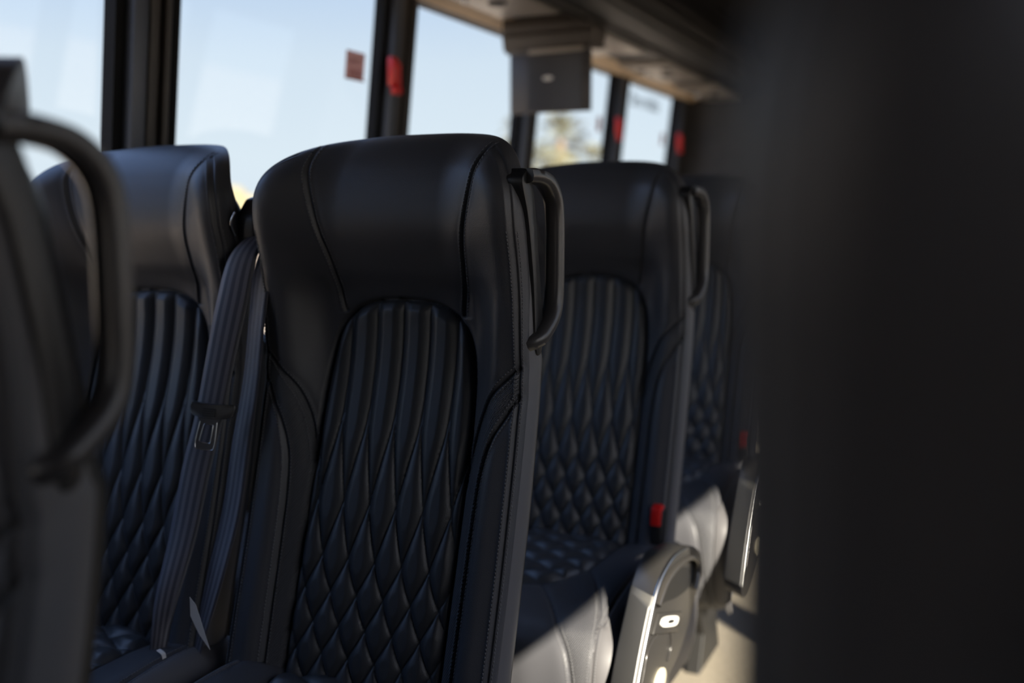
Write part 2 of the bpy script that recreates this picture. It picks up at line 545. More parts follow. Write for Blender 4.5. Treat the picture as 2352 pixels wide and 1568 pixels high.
SEAT_CACHE = {}
def backrest_meshes(sgn):
    if ('b', sgn) in SEAT_CACHE: return SEAT_CACHE[('b', sgn)]
    X, Z = grid_xz(NX, NZ)
    Y = back_front(X, Z)
    V = np.stack([X, Y, Z], -1).reshape(-1, 3)
    F = grid_faces(NZ, NX)
    xc = V[F, 0].mean(1); zc = V[F, 2].mean(1); axc = np.abs(xc)
    ih = insert_half(zc)
    ins = (axc < ih) & (zc < 1.099)
    h1 = np.interp(zc, S1P[::-1, 1], S1P[::-1, 0])
    head = (~ins) & (np.abs(xc - s1_shift(zc)) < h1) & (zc > 1.078)
    z3 = np.interp(axc, S3P[::-1, 0], S3P[::-1, 1]); z3 = np.where(axc < .139, .84, z3)
    x4 = np.interp(zc, S4P[::-1, 1], S4P[::-1, 0])
    below3 = (zc < z3) & (~ins) & (~head)
    outer4 = below3 & ((axc > x4) | (axc > .222)) & (zc < .985)
    below3 = below3 & ((axc < .222) | (zc < .985))
    band = below3 & (~outer4)
    wing = ~(ins | head | below3)
    L_, R_ = xc < 0, xc >= 0
    masks = [('quilted_insert', 'insert', ins), ('headrest_panel', 'leather', head),
             ('shoulder_wing', 'leather', wing & L_), ('shoulder_wing', 'leather', wing & R_),
             ('accent_band', 'accent', band & L_), ('accent_band', 'accent', band & R_),
             ('side_bolster', 'leather', outer4 & L_), ('side_bolster', 'leather', outer4 & R_)]
    parts = split_parts(V, F, masks, sgn)
    # gusset: side leather from the front edge back to the shell
    G = V.reshape(NZ + 1, NX + 1, 3)
    rim = np.concatenate([G[:, 0], G[-1, 1:-1], G[::-1, -1]], 0)
    rim = rim[::2] if True else rim
    n = len(rim)
    K = 10
    yb = back_line(rim[:, 0], rim[:, 2])
    yb = np.maximum(yb, rim[:, 1] + .012)
    # outward direction in xz
    tg = np.gradient(rim[:, [0, 2]], axis=0)
    nrm = np.stack([-tg[:, 1], tg[:, 0]], -1); nrm /= np.maximum(np.linalg.norm(nrm, axis=1, keepdims=True), 1e-9)
    rows = []
    tf = sstep(1.22, 1.335, rim[:, 2])
    for k in range(K + 1):
        t = k / K
        bul = .0045 * math.sin(math.pi * t) - .004 * t * t - .036 * t ** 1.6 * tf
        rows.append(np.stack([rim[:, 0] + nrm[:, 0] * bul, rim[:, 1] + (yb - rim[:, 1]) * t, rim[:, 2] + nrm[:, 1] * bul], -1))
    GV = np.concatenate(rows, 0)
    GF = grid_faces(K, n - 1)
    cen = GV.mean(0)
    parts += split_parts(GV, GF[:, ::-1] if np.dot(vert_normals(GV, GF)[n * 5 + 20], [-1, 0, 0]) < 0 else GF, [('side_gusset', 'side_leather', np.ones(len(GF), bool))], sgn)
    # rear shell
    w2 = W - .004
    Xb, Zb = grid_xz(80, 110, w=w2)
    Xo, Zo = Xb * W / w2, Zb
    d = edge_dist(Xo, Zo)
    d[:, 0] = 0; d[:, -1] = 0
    d[-1, :] = 0
    R = .13
    t = np.clip((R - d) / R, 0, 1)
    Yb_ = np.maximum(back_line(Xo, Zo), back_front(Xo, Zo, False) + .012)
    Yb_ = Yb_ * 1.0
    lim = back_line(Xo, Zo)
    Yb_ = np.where(d < .05, Yb_ * (1 - d / .05) + lim * d / .05, lim) + .058 * np.sqrt(np.maximum(0, 1 - t * t)) - .003
    dr = .038 * sstep(1.20, 1.335, Zo)
    Zb = ZB + (Zo - ZB) * .9965 - dr
    Xb = Xb * (1 - .02 * sstep(1.22, 1.335, Zo))
    BV = np.stack([Xb, Yb_, Zb], -1).reshape(-1, 3)
    BF = grid_faces(110, 80)[:, ::-1]
    parts += split_parts(BV, BF, [('rear_shell', 'plastic', np.ones(len(BF), bool))], sgn)
    # stitching
    VV = []; FF = []; base = 0
    for sx in (1, -1):
        c1 = [(p[0] + sx * float(s1_shift(np.array(p[1]))), p[1]) for p in catmull([p for p in S1 if p[1] < 1.36], 12)]
        v, f = stitch_mesh('s', [c1, catmull(S3, 12), catmull(S4, 14), [(W - .0095, z) for z in np.linspace(.48, 1.21, 60)]], back_surf_pt(sx), off=.0055)
        VV.append(v); FF.append(f + base); base += len(v)
    SV = np.concatenate(VV); SF = np.concatenate(FF)
    if sgn < 0: SV = SV * np.array([-1, 1, 1])
    parts.append(('stitching', 'thread', mesh_np('stitching', SV, SF)))
    SEAT_CACHE[('b', sgn)] = parts
    return parts

# ---- cushion
CP = np.array(catmull([(-.09, .525), (-.20, .540), (-.32, .537), (-.44, .531), (-.545, .520), (-.585, .500), (-.606, .465), (-.612, .41), (-.604, .35), (-.585, .29), (-.565, .265)], 16))
CS = np.concatenate([[0], np.cumsum(np.linalg.norm(np.diff(CP, axis=0), axis=1))])
CL = CS[-1]
CW = .256
C2 = [(0, .352), (.05, .342), (.09, .305), (.118, .23), (.128, .13), (.132, 0), (.132, -.05)]
C3 = [(.066, .340), (.11, .40), (.155, .48), (.190, .56), (.208, CL + .02)]
C4 = [(.118, .230), (.165, .32), (.206, .43), (.219, .51), (.221, .60), (.221, CL + .02)]
C5 = [(.202, -.02), (.207, .15), (.212, .30), (.217, .45)]
def cush_h(x, s):
    ax = np.abs(x)
    R = .055
    d = CW - ax
    t = np.clip((R - d) / R, 0, 1)
    bl = sstep(.11, .205, ax) * (1 - sstep(.36, .52, s) * .7)
    h = .014 * bl - (.075 - .066 * sstep(.40, .50, s)) * (1 - np.sqrt(np.maximum(0, 1 - t * t)))
    h = h - .012 * (x / CW) ** 4 * sstep(.3, .5, s)
    d2 = dist_poly(ax, s, C2); d3 = dist_poly(ax, s, C3); d4 = dist_poly(ax, s, C4); d5 = dist_poly(ax, s, C5)
    h = h - groove(d2, .005, .003) - groove(d2, .003, .012)
    for dd in (d3, d4, d5):
        h = h - groove(dd, .0034, .0017) - groove(dd, .0030, .010)
    C2P = np.array(catmull(C2, 8))
    smax = np.interp(ax, C2P[:, 0], C2P[:, 1])
    ins = (ax < .1315) & (s < np.where(ax < .131, smax, -1))
    p1, p2 = .052, .030
    q = np.sqrt(np.abs(np.sin(np.pi * (x / p1 + s / p2) * .5)) * np.abs(np.sin(np.pi * (x / p1 - s / p2) * .5)) + 1e-6)
    fade = np.sqrt(np.clip(d2 / .015, 0, 1))
    h = np.where(ins, h - .005 + .013 * np.minimum(1.15 * q, 1) * fade, h)
    # soft folds on the front fall
    h = h + .004 * np.sin(ax * 60) * sstep(.44, .58, s) * (ax < .16) * np.exp(-((ax - .08) / .05) ** 2)
    return h, ins

def lop(V):
    """the cushion is a little wider on its aisle side"""
    V = V.copy()
    x = V[..., 0]
    V[..., 0] = x * (1 + .075 * np.sign(x) * sstep(.08, .25, np.abs(x)))
    return V

def cushion_meshes(sgn):
    if ('c', sgn) in SEAT_CACHE: return SEAT_CACHE[('c', sgn)]
    nx, ns = 180, 240
    u = np.linspace(-1, 1, nx + 1)
    xs = CW * (.55 * u + .45 * np.sin(np.pi / 2 * u))
    X = np.repeat(xs[None, :], ns + 1, 0)
    S_ = np.repeat(np.linspace(0, CL, ns + 1)[:, None], nx + 1, 1)
    h, ins = cush_h(X, S_)
    Py = np.interp(S_, CS, CP[:, 0]); Pz = np.interp(S_, CS, CP[:, 1])
    ty = np.interp(S_, CS, np.gradient(CP[:, 0], CS)); tz = np.interp(S_, CS, np.gradient(CP[:, 1], CS))
    l_ = np.sqrt(ty * ty + tz * tz); ty /= l_; tz /= l_
    ny, nz = tz, -ty          # outward normal (up on top, forward at front)
    Y = Py + ny * h; Z = Pz + nz * h
    V0 = np.stack([X, Y, Z], -1).reshape(-1, 3)
    V = lop(V0)
    F = grid_faces(ns, nx)
    N = vert_normals(V, F)
    if N[(ns // 4) * (nx + 1) + nx // 2][2] < 0: F = F[:, ::-1]
    xc = V0[F, 0].mean(1); sc = S_.reshape(-1)[F].mean(1); axc = np.abs(xc)
    insf = ins.reshape(-1)[F].mean(1) > .5
    C3P = np.array(catmull(C3, 8)); C4P = np.array(catmull(C4, 8)); C5P = np.array(catmull(C5, 8))
    s3 = np.interp(axc, C3P[:, 0], C3P[:, 1]); x3 = np.interp(sc, C3P[:, 1], C3P[:, 0]); x4 = np.interp(sc, C4P[:, 1], C4P[:, 0])
    x5 = np.interp(sc, C5P[:, 1], C5P[:, 0])
    x5 = np.where(sc > .45, np.interp(sc, C4P[:, 1], C4P[:, 0]), x5)
    side = axc > x5
    band = (~insf) & (~side) & (sc > .235) & (axc > x3) & (axc < x4)
    front = (~insf) & (~side) & (~band) & (axc <= x3) & (sc > .25)
    bol = ~(insf | side | band | front)
    L_, R_ = xc < 0, xc >= 0
    masks = [('quilted_cushion', 'insert', insf), ('front_fall', 'leather', front), ('cushion_accent', 'accent', band & L_), ('cushion_accent', 'accent', band & R_),
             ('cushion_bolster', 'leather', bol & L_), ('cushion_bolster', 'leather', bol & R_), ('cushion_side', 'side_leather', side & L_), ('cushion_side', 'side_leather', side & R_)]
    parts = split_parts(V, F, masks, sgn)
    # skirts down from both edges, and the underside
    G = V.reshape(ns + 1, nx + 1, 3)
    for col in (0, -1):
        e = G[::3, col]
        T = np.stack([np.sign(e[:, 0]) * (np.abs(e[:, 0]) - .010), np.maximum(e[:, 1], -.575), np.minimum(e[:, 2] - .02, .285)], -1)
        rows = [e + (T - e) * t + np.array([np.sign(e[0, 0]), 0, 0]) * .010 * math.sin(math.pi * t) for t in np.linspace(0, 1, 9)]
        SV = np.concatenate(rows); SF = grid_faces(8, len(e) - 1)
        nn = vert_normals(SV, SF)[len(e) * 4 + 8]
        if nn[0] * np.sign(e[0, 0]) < 0: SF = SF[:, ::-1]
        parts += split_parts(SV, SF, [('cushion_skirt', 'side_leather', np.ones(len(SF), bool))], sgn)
    def surf(sx):
        def f(E):
            x, s = E[:, 0], E[:, 1]
            ok = (s > .06) & (s < CL - .01) & (np.abs(x) < CW - .01)
            def P(a, c):
                hh = cush_h(a, c)[0]
                py, pz = np.interp(c, CS, CP[:, 0]), np.interp(c, CS, CP[:, 1])
                t = np.stack([np.interp(c + .002, CS, CP[:, 0]) - py, np.interp(c + .002, CS, CP[:, 1]) - pz], -1)
                t /= np.maximum(np.linalg.norm(t, axis=1, keepdims=True), 1e-9)
                return np.stack([sx * a, py + t[:, 1] * hh, pz - t[:, 0] * hh], -1), np.stack([0 * a, t[:, 1], -t[:, 0]], -1)
            p, n0 = P(x, s)
            n = np.cross(P(x + .002, s)[0] - p, P(x, s + .002)[0] - p)
            n /= np.maximum(np.linalg.norm(n, axis=1, keepdims=True), 1e-9)
            n *= np.where((n * n0).sum(1, keepdims=True) < 0, -1, 1)
            return p, n, ok
        return f
    VV = []; FF = []; base = 0
    for sx in (1, -1):
        v, f = stitch_mesh('s', [catmull(C3, 10), catmull(C4, 10), catmull(C5, 12)], surf(sx), off=.0055)
        VV.append(v); FF.append(f + base); base += len(v)
    SV = lop(np.concatenate(VV))
    if sgn < 0: SV = SV * np.array([-1, 1, 1])
    parts.append(('cushion_stitching', 'thread', mesh_np('cushion_stitching', SV, np.concatenate(FF))))
    SEAT_CACHE[('c', sgn)] = parts
    return parts

# ---- console on the aisle side of an aisle seat
CONS = catmull([(-.248, .545), (-.262, .578), (-.300, .603), (-.360, .619), (-.440, .630), (-.500, .622), (-.545, .600), (-.585, .553), (-.625, .495), (-.662, .432), (-.684, .385)], 5)
CONS_LOW = catmull([(-.684, .385), (-.672, .355), (-.620, .338), (-.550, .362), (-.470, .405), (-.400, .425), (-.340, .457), (-.290, .500), (-.254, .522), (-.248, .545)], 5)
def console_parts(root, sgn):
    X0, X1 = .276, .329
    bm = bmesh.new()
    outline = [tuple(p) for p in CONS] + [tuple(p) for p in CONS_LOW[1:-1]]
    for v in add_prism(bm, outline, X0, X1, 'x', sgn):
        if abs(v.co.x) < (X0 + X1) / 2: v.co.y += .034 * float(sstep(-.38, -.56, v.co.y))
    finish(bm, 'side_console', M['console'], root, smooth=True, bevel=.005, seg=3)
    # patterned strip on its front edge
    P = [p for p in CONS if p[1] < .594 and p[0] < -.50]
    bm = bmesh.new()
    rows = []
    for i, p in enumerate(P):
        q = P[min(i + 1, len(P) - 1)]; r = P[max(i - 1, 0)]
        t = np.array(q) - np.array(r); t /= np.linalg.norm(t)
        n = np.array([t[1], -t[0]])
        if n[0] > 0: n = -n
        b0 = np.array([.034 * float(sstep(-.38, -.56, p[0])), 0])
        rows.append([(X0 + .001, *(p + b0 + n * .0005)), (X0 + .005, *(p + b0 * .93 + n * .0035)), (X1 - .004, *(p + n * .0045)), (X1 + .002, *(p + n * .001)), (X1 + .0025, *(p - n * .012))])
    vs = [[bm.verts.new((v[0] * sgn, v[1], v[2])) for v in r_] for r_ in rows]
    for i in range(len(vs) - 1):
        for k in range(4):
            bm.faces.new((vs[i][k], vs[i][k + 1], vs[i + 1][k + 1], vs[i + 1][k]))
    finish(bm, 'patterned_strip', M['carbon'], root, smooth=True, angle=60)
    bm = bmesh.new()
    add_sweep(bm, [((X1 + .0005) * sgn, p[0] + .003, p[1] - .002) for p in CONS if p[0] < -.36], circ(.0038, 8), side=(1, 0, 0))
    finish(bm, 'edge_beading', M['chrome_soft'], root, smooth=True, angle=80)
    # grip loop standing proud of the outer face, with a dark plate inside it painting the shade of the hand recess
    bm = bmesh.new()
    loop = catmull([(-.552, .578), (-.508, .603), (-.440, .610), (-.365, .602), (-.318, .582), (-.305, .560), (-.325, .530)], 6)
    add_sweep(bm, [((X1 + .004) * sgn, p[0], p[1]) for p in loop], circ(.009, 10, .0055), side=(1, 0, 0))
    finish(bm, 'grip_rim', M['console_gloss'], root, smooth=True, angle=80)
    bm = bmesh.new()
    rec = catmull([(-.540, .573), (-.505, .592), (-.440, .597), (-.375, .588), (-.335, .566), (-.345, .540), (-.42, .546), (-.49, .562)], 5, closed=True)
    add_prism(bm, [tuple(p) for p in rec], X1 - .004, X1 + .0015, 'x', sgn)
    finish(bm, 'grip_recess_shade', M['rack_dark'], root, smooth=True)
    # socket plate with a pale surround, badge, panel ridges
    bm = bmesh.new()
    o_, a_, b_ = np.array([-.540, .560]), np.array([.150, -.052]), np.array([-.030, -.026])
    pq = lambda u, v: tuple(o_ + a_ * u + b_ * v)
    add_prism(bm, [pq(0, 0), pq(1, 0), pq(1, 1), pq(0, 1)], X1 - .002, X1 + .006, 'x', sgn)
    pl = finish(bm, 'socket_plate', M['console'], root, smooth=True, bevel=.0015)
    def oval(u, v, au, bv, x0, x1, nm, m, par, ex=.6):
        bm = bmesh.new()
        f = lambda w: math.copysign(abs(w) ** ex, w)
        add_prism(bm, [pq(u + au * f(math.cos(t)), v + bv * f(math.sin(t))) for t in np.linspace(0, 2 * math.pi, 28, endpoint=False)], x0, x1, 'x', sgn)
        r = finish(bm, nm, m, None, smooth=True); r.parent = par
    oval(.47, .42, .33, .26, X1 + .005, X1 + .008, 'socket_surround', M['white'], pl)
    oval(.50, .42, .13, .10, X1 + .007, X1 + .0088, 'socket_slot', M['rack_dark'], pl, 1)
    bm = bmesh.new()
    cen = np.array([-.516, .428])
    ov = [tuple(cen + np.array([.030 * math.cos(t), .022 * math.sin(t)])) for t in np.linspace(0, 2 * math.pi, 28, endpoint=False)]
    add_prism(bm, ov, X1 - .001, X1 + .004, 'x', sgn)
    finish(bm, 'oval_badge', M['badge'], root, smooth=True, bevel=.001)
    for pn, rr in (([(-.465, .508), (-.530, .520), (-.580, .512), (-.602, .483), (-.640, .415)], .0022), ([(-.462, .505), (-.450, .470), (-.470, .445)], .0014)):
        bm = bmesh.new()
        add_sweep(bm, [((X1 + .001) * sgn, p[0], p[1]) for p in catmull(pn, 5)], circ(rr, 6), side=(1, 0, 0))
        finish(bm, 'panel_ridge', M['console_gloss'], root, smooth=True, angle=80)

def make_handle(root, sgn):
    # slim mounting plate on the side of the shoulder
    bm = bmesh.new()
    outl = catmull([(-.066, 1.285), (-.058, 1.290), (-.046, 1.275), (-.034, 1.24), (-.020, 1.16), (-.008, 1.09), (-.006, 1.05), (-.014, 1.030), (-.030, 1.040), (-.038, 1.13), (-.056, 1.22), (-.076, 1.27)], 5, closed=True)
    add_prism(bm, [tuple(p) for p in outl], W - .020, W + .006, 'x', sgn)
    finish(bm, 'handle_mount', M['plastic'], root, smooth=True, bevel=.003)
    bm = bmesh.new()
    path = catmull([(.236, -.062, 1.280), (.240, -.040, 1.280), (.242, -.010, 1.273), (.243, .012, 1.254), (.243, .021, 1.226), (.243, .022, 1.17), (.243, .020, 1.110), (.243, .009, 1.083), (.241, -.012, 1.064), (.238, -.026, 1.054), (.228, -.034, 1.049), (.212, -.038, 1.046)], 6)
    sec = [(.0120, -.0080), (.0140, 0), (.0120, .0080), (.005, .0105), (-.005, .0105), (-.0120, .0080), (-.0140, 0), (-.0120, -.0080), (-.005, -.0100), (.005, -.0100)]
    add_sweep(bm, [(p[0] * sgn, p[1], p[2]) for p in path], sec, side=(1, 0, 0))
    h = finish(bm, 'grab_handle', M['handle'], root, smooth=True, angle=60)
    bm = bmesh.new()      # stitched-look moulding line along the outer edge
    pts = []
    for i in range(4, len(path) - 6):
        t = Vector(path[i + 1]) - Vector(path[i - 1]); t.normalize()
        nn = t.cross(Vector((1, 0, 0)))
        q = Vector(path[i]) + nn * -.0082
        q2 = Vector(path[i]) + nn * .0082
        q = q if (q - Vector((.24, -.03, 1.17))).length > (q2 - Vector((.24, -.03, 1.17))).length else q2
        pts.append(((q.x + .003) * sgn, q.y, q.z))
    add_sweep(bm, pts, circ(.0013, 6), side=(1, 0, 0))
    r = finish(bm, 'handle_ridge', M['handle'], None, smooth=True, angle=80)
    r.parent = h

def make_base(root, sgn):
    bm = bmesh.new()
    add_box(bm, (-.20, -.42, .235), (.20, -.12, .285))
    add_box(bm, (-.21, -.40, .20), (.21, -.35, .24)); add_box(bm, (-.21, -.18, .20), (.21, -.13, .24))
    finish(bm, 'seat_frame', M['rack_dark'], root, bevel=.004)
    for x in (-.13, .13):
        bm = bmesh.new()
        add_prism(bm, [(-.40, .205), (-.14, .205), (-.20, .10), (-.16, 0), (-.38, 0), (-.34, .10)], x - .02, x + .02, 'x')
        finish(bm, 'leg', M['rack_dark'], root, bevel=.003)

def make_buckle(root, sgn):
    bm = bmesh.new()
    add_prism(bm, [(-.172, .520), (-.138, .512), (-.130, .60), (-.150, .628), (-.170, .622), (-.176, .60)], .196, .222, 'x', sgn)
    k = finish(bm, 'belt_buckle', M['plastic'], root, smooth=True, bevel=.004)
    bm = bmesh.new()
    add_prism(bm, [(-.180, .592), (-.152, .592), (-.146, .627), (-.154, .634), (-.174, .629)], .198, .220, 'x', sgn)
    r = finish(bm, 'release_button', M['red'], None, smooth=True, bevel=.003)
    r.parent = k
    r['label'] = 'red release button'

def ribbon(name, pts, widths, dirs, parent, m, thick=.0011):
    """webbing through pts; dirs = across-direction per point"""
    n = 8
    P = catmull(pts, n); Wd = catmull([(w_,) for w_ in widths], n); D = catmull(dirs, n)
    bm = bmesh.new()
    uvl = bm.loops.layers.uv.new('UVMap')
    rows = []; L = 0; k = 6
    for i in range(len(P)):
        if i: L += np.linalg.norm(P[i] - P[i - 1])
        d = D[i] / np.linalg.norm(D[i])
        t = P[min(i + 1, len(P) - 1)] - P[max(i - 1, 0)]; t /= np.linalg.norm(t)
        nn = np.cross(t, d); nn /= np.linalg.norm(nn)
        rows.append(([bm.verts.new(P[i] + d * Wd[i][0] * (j / k - .5) + nn * .0025 * (1 - (2 * j / k - 1) ** 2)) for j in range(k + 1)], L))
    for i in range(len(rows) - 1):
        for j in range(k):
            f = bm.faces.new((rows[i][0][j], rows[i][0][j + 1], rows[i + 1][0][j + 1], rows[i + 1][0][j]))
            for lp, uv in zip(f.loops, ((j / k, rows[i][1]), ((j + 1) / k, rows[i][1]), ((j + 1) / k, rows[i + 1][1]), (j / k, rows[i + 1][1]))):
                lp[uvl].uv = uv
    me = bpy.data.meshes.new(name)
    bm.to_mesh(me); bm.free()
    for p in me.polygons: p.use_smooth = True
    o = link_mesh(name, me, m, parent)
    sm = o.modifiers.new('thickness', 'SOLIDIFY'); sm.thickness = thick; sm.offset = 0
    return o

def make_belt(root):
    """three point belt hanging beside the window seat's aisle-side bolster (coordinates relative to that seat)"""
    A = [(.272, -.020, 1.205), (.270, -.072, 1.165), (.265, -.098, 1.09), (.248, -.110, 1.00), (.230, -.118, .915), (.210, -.130, .83), (.196, -.152, .72), (.188, -.182, .63), (.183, -.198, .56), (.172, -.202, .485)]
    ribbon('belt_webbing', A, [.026, .046, .054, .052, .051, .051, .049, .038, .026, .030],
           [(.9, .1, -.1), (.93, .2, -.05), (.95, .25, .05), (.95, .25, .12), (.95, .25, .12), (.95, .25, .1), (.95, .2, .08), (.9, .4, .0), (.7, .7, 0), (.95, .2, 0)], root, M['webbing'])
    B = [(.280, -.005, 1.205), (.284, -.045, 1.14), (.286, -.066, 1.06), (.282, -.078, .97), (.268, -.092, .86), (.262, -.112, .76), (.252, -.142, .66), (.236, -.162, .57), (.214, -.172, .485)]
    ribbon('belt_webbing', B, [.044, .056, .054, .048, .046, .046, .042, .034, .030],
           [(.8, -.3, 0), (.8, -.3, 0), (.8, -.35, 0), (.85, -.3, 0), (.9, -.2, 0), (.92, -.2, 0), (.92, -.2, 0), (.8, -.3, 0), (.8, -.4, 0)], root, M['webbing'])
    # guide on the shoulder where the webbing comes out
    bm = bmesh.new()
    add_prism(bm, [(-.045, 1.185), (.010, 1.175), (.035, 1.225), (.02, 1.262), (-.02, 1.255), (-.045, 1.225)], .228, .270, 'x')
    g = finish(bm, 'belt_guide', M['plastic'], root, smooth=True, bevel=.008, seg=3)
    bm = bmesh.new()
    add_sweep(bm, catmull([(.238, -.055, 1.195), (.236, -.062, 1.215), (.242, -.058, 1.232)], 5), circ(.0022, 8), side=(1, 0, 0))
    r = finish(bm, 'guide_ring', M['chrome'], None, smooth=True, angle=80); r.parent = g
    # tongue: a moulded grip bar with a slotted steel plate below it
    c = Vector((.246, -.130, .922))
    X_ = Vector((.95, .28, -.07)).normalized(); Y_ = Vector((.30, -.93, .20)); Y_ = (Y_ - X_ * Y_.dot(X_)).normalized(); Z_ = X_.cross(Y_) * -1
    if Z_.z < 0: Z_ = -Z_
    mt = Matrix((X_, Y_, Z_)).transposed().to_4x4(); mt.translation = c
    bm = bmesh.new()
    ring = catmull([(-.037, .006), (-.028, .012), (.028, .012), (.037, .006), (.036, -.006), (.026, -.010), (-.026, -.010), (-.036, -.006)], 4, closed=True)
    add_prism(bm, [tuple(p) for p in ring], -.003, .010, 'y')
    for v in bm.verts:
        v.co = Vector((v.co.x, v.co.y - .010 * (abs(v.co.x) / .037) ** 3, v.co.z + .006 * (abs(v.co.x) / .037) ** 4))
        v.co = mt @ v.co
    tg = finish(bm, 'belt_tongue', M['handle'], root, smooth=True, bevel=.002, seg=2)
    bm = bmesh.new()
    for k in range(4):
        add_box(bm, (-.010, .0095, -.007 + k * .0035), (.010, .0112, -.0055 + k * .0035), mt)
    r = finish(bm, 'grip_ribs', M['rack_dark'], None); r.parent = tg
    bm = bmesh.new()      # steel plate: outer outline and slot as one ring of quads
    sk = -.008
    outer = [(-.022, -.008), (-.015, -.016), (-.0165 + sk * .3, -.045), (-.0150 + sk * .4, -.056), (-.010 + sk * .4, -.059), (.010 + sk * .4, -.059), (.0150 + sk * .4, -.056), (.0155 + sk * .3, -.045), (.013, -.016), (.020, -.008)]
    inner = [(-.006, -.020), (-.0085, -.022), (-.0100 + sk * .3, -.045), (-.0090 + sk * .4, -.0475), (-.006 + sk * .4, -.049), (.006 + sk * .4, -.049), (.0085 + sk * .4, -.0475), (.0085 + sk * .3, -.045), (.0070, -.022), (.005, -.020)]
    lay = []
    for yy in (.003, .0048):
        lay.append(([bm.verts.new(mt @ Vector((p[0], yy, p[1]))) for p in outer], [bm.verts.new(mt @ Vector((p[0], yy, p[1]))) for p in inner]))
    n = len(outer)
    for i in range(n):
        j = (i + 1) % n
        for (o_, in_), flip in ((lay[0], 0), (lay[1], 1)):
            bm.faces.new((o_[i], o_[j], in_[j], in_[i]))
        bm.faces.new((lay[0][0][i], lay[0][0][j], lay[1][0][j], lay[1][0][i]))
        bm.faces.new((lay[0][1][i], lay[0][1][j], lay[1][1][j], lay[1][1][i]))
    r = finish(bm, 'tongue_plate', M['steel'], None, smooth=False); r.parent = tg
    bm = bmesh.new()      # bright rolled edges of the plate
    for loop in (outer[1:-1], inner + [inner[0]]):
        add_sweep(bm, [mt @ Vector((p[0], .0052, p[1])) for p in catmull(loop, 3)], circ(.0007, 6), side=tuple(Y_))
    r = finish(bm, 'plate_edge', M['chrome'], None, smooth=True, angle=80); r.parent = tg
    # sewn-in fabric tag
    bm = bmesh.new()
    q = [(x_ + .076, y_ - .008, z_ + .062) for x_, y_, z_ in [(.190, -.205, .592), (.200, -.203, .580), (.222, -.200, .512), (.204, -.203, .535), (.190, -.205, .562)]]
    vs = [bm.verts.new(p) for p in q]
    bm.faces.new(vs)
    o = finish(bm, 'care_tag', M['tag'], root)
    sm = o.modifiers.new('thickness', 'SOLIDIFY'); sm.thickness = .0006
    o['label'] = 'white fabric care tag'
    bm = bmesh.new()
    pth = catmull([(.205, -.222, .562), (.217, -.222, .555), (.215, -.222, .532), (.207, -.222, .502)], 5)
    rows = [[bm.verts.new((p[0], p[1] + dy, p[2])) for dy in (-.004, .004)] for p in pth]
    for i in range(len(rows) - 1): bm.faces.new((rows[i][0], rows[i][1], rows[i + 1][1], rows[i + 1][0]))
    o = finish(bm, 'care_tag', M['tag'], root)
    o['label'] = 'curled white fabric tag edge'

def drop_part(root, prefix):
    for ch in list(root.children):
        if ch.name.startswith(prefix):
            for g in list(ch.children): bpy.data.objects.remove(g)
            bpy.data.objects.remove(ch)

def make_seat(kind, sgn):
    root = empty('coach_seat')
    for nm, key, me in backrest_meshes(sgn) + cushion_meshes(sgn):
        link_mesh(nm, me, M[key], root)
    make_base(root, sgn)
    if kind == 'aisle':
        make_handle(root, sgn)
        console_parts(root, sgn)
        make_buckle(root, sgn)
    else:
        make_belt(root) if sgn > 0 else None
    return root

def copy_tree(o, parent=None):
    c = o.copy()
    C.objects.link(c)
    c.parent = parent
    for ch in list(o.children): copy_tree(ch, c)
    return c

# ------------------------------------------------------------------ bus shell
def struct(name, bm, m, parent=None, **kw):
    o = finish(bm, name, m, parent, **kw)
    if parent is None: o['kind'] = 'structure'
    return o

YF, YR = -2.6, 5.41
XL, XR = -1.60, .94
def wx(z, side=-1):                         # inner face of the side walls leans in as it rises
    lean = (z - 1.6) * .11
    return XL + lean if side < 0 else XR - lean

bm = bmesh.new(); add_box(bm, (XL - .15, YF, -.05), (XR + .15, YR, 0)); struct('floor', bm, M['floor'])
bm = bmesh.new()
add_prism(bm, [(XL + .02, 2.02), (XL + .35, 2.16), (-.6, 2.24), (-.06, 2.24), (XR - .35, 2.16), (XR - .02, 2.02), (XR + .1, 2.05), (XR + .1, 2.34), (XL - .1, 2.34), (XL - .1, 2.05)], YF, YR, 'y')
struct('ceiling', bm, M['ceil'])
WIN0, WINT = .92, 1.862
PIL = {-1: [(-2.6, -2.28), (-1.36, -1.19), (-.41, -.24), (.54, .71), (1.49, 1.665), (2.43, 2.605), (3.345, 3.505), (4.285, 4.465), (5.225, 5.41)]}
PIL[1] = [(-2.6, .02), (.62, .78), (1.55, 1.71), (2.48, 2.64), (3.41, 3.57), (4.34, 4.50), (5.25, 5.41)]  # first span is an unseen closed panel, added to shade the near right seat
for side, nm in ((-1, 'left'), (1, 'right')):
    bm = bmesh.new()                         # wall below and above the windows
    def quad(z0, z1, t=.06):
        a, b_ = wx(z0, side), wx(z1, side)
        add_prism(bm, [(a, z0), (b_, z1), (b_ + side * t, z1), (a + side * t, z0)], YF, YR, 'y')
    quad(0, WIN0); quad(WINT, 2.12)
    struct('wall_' + nm, bm, M['wall'])
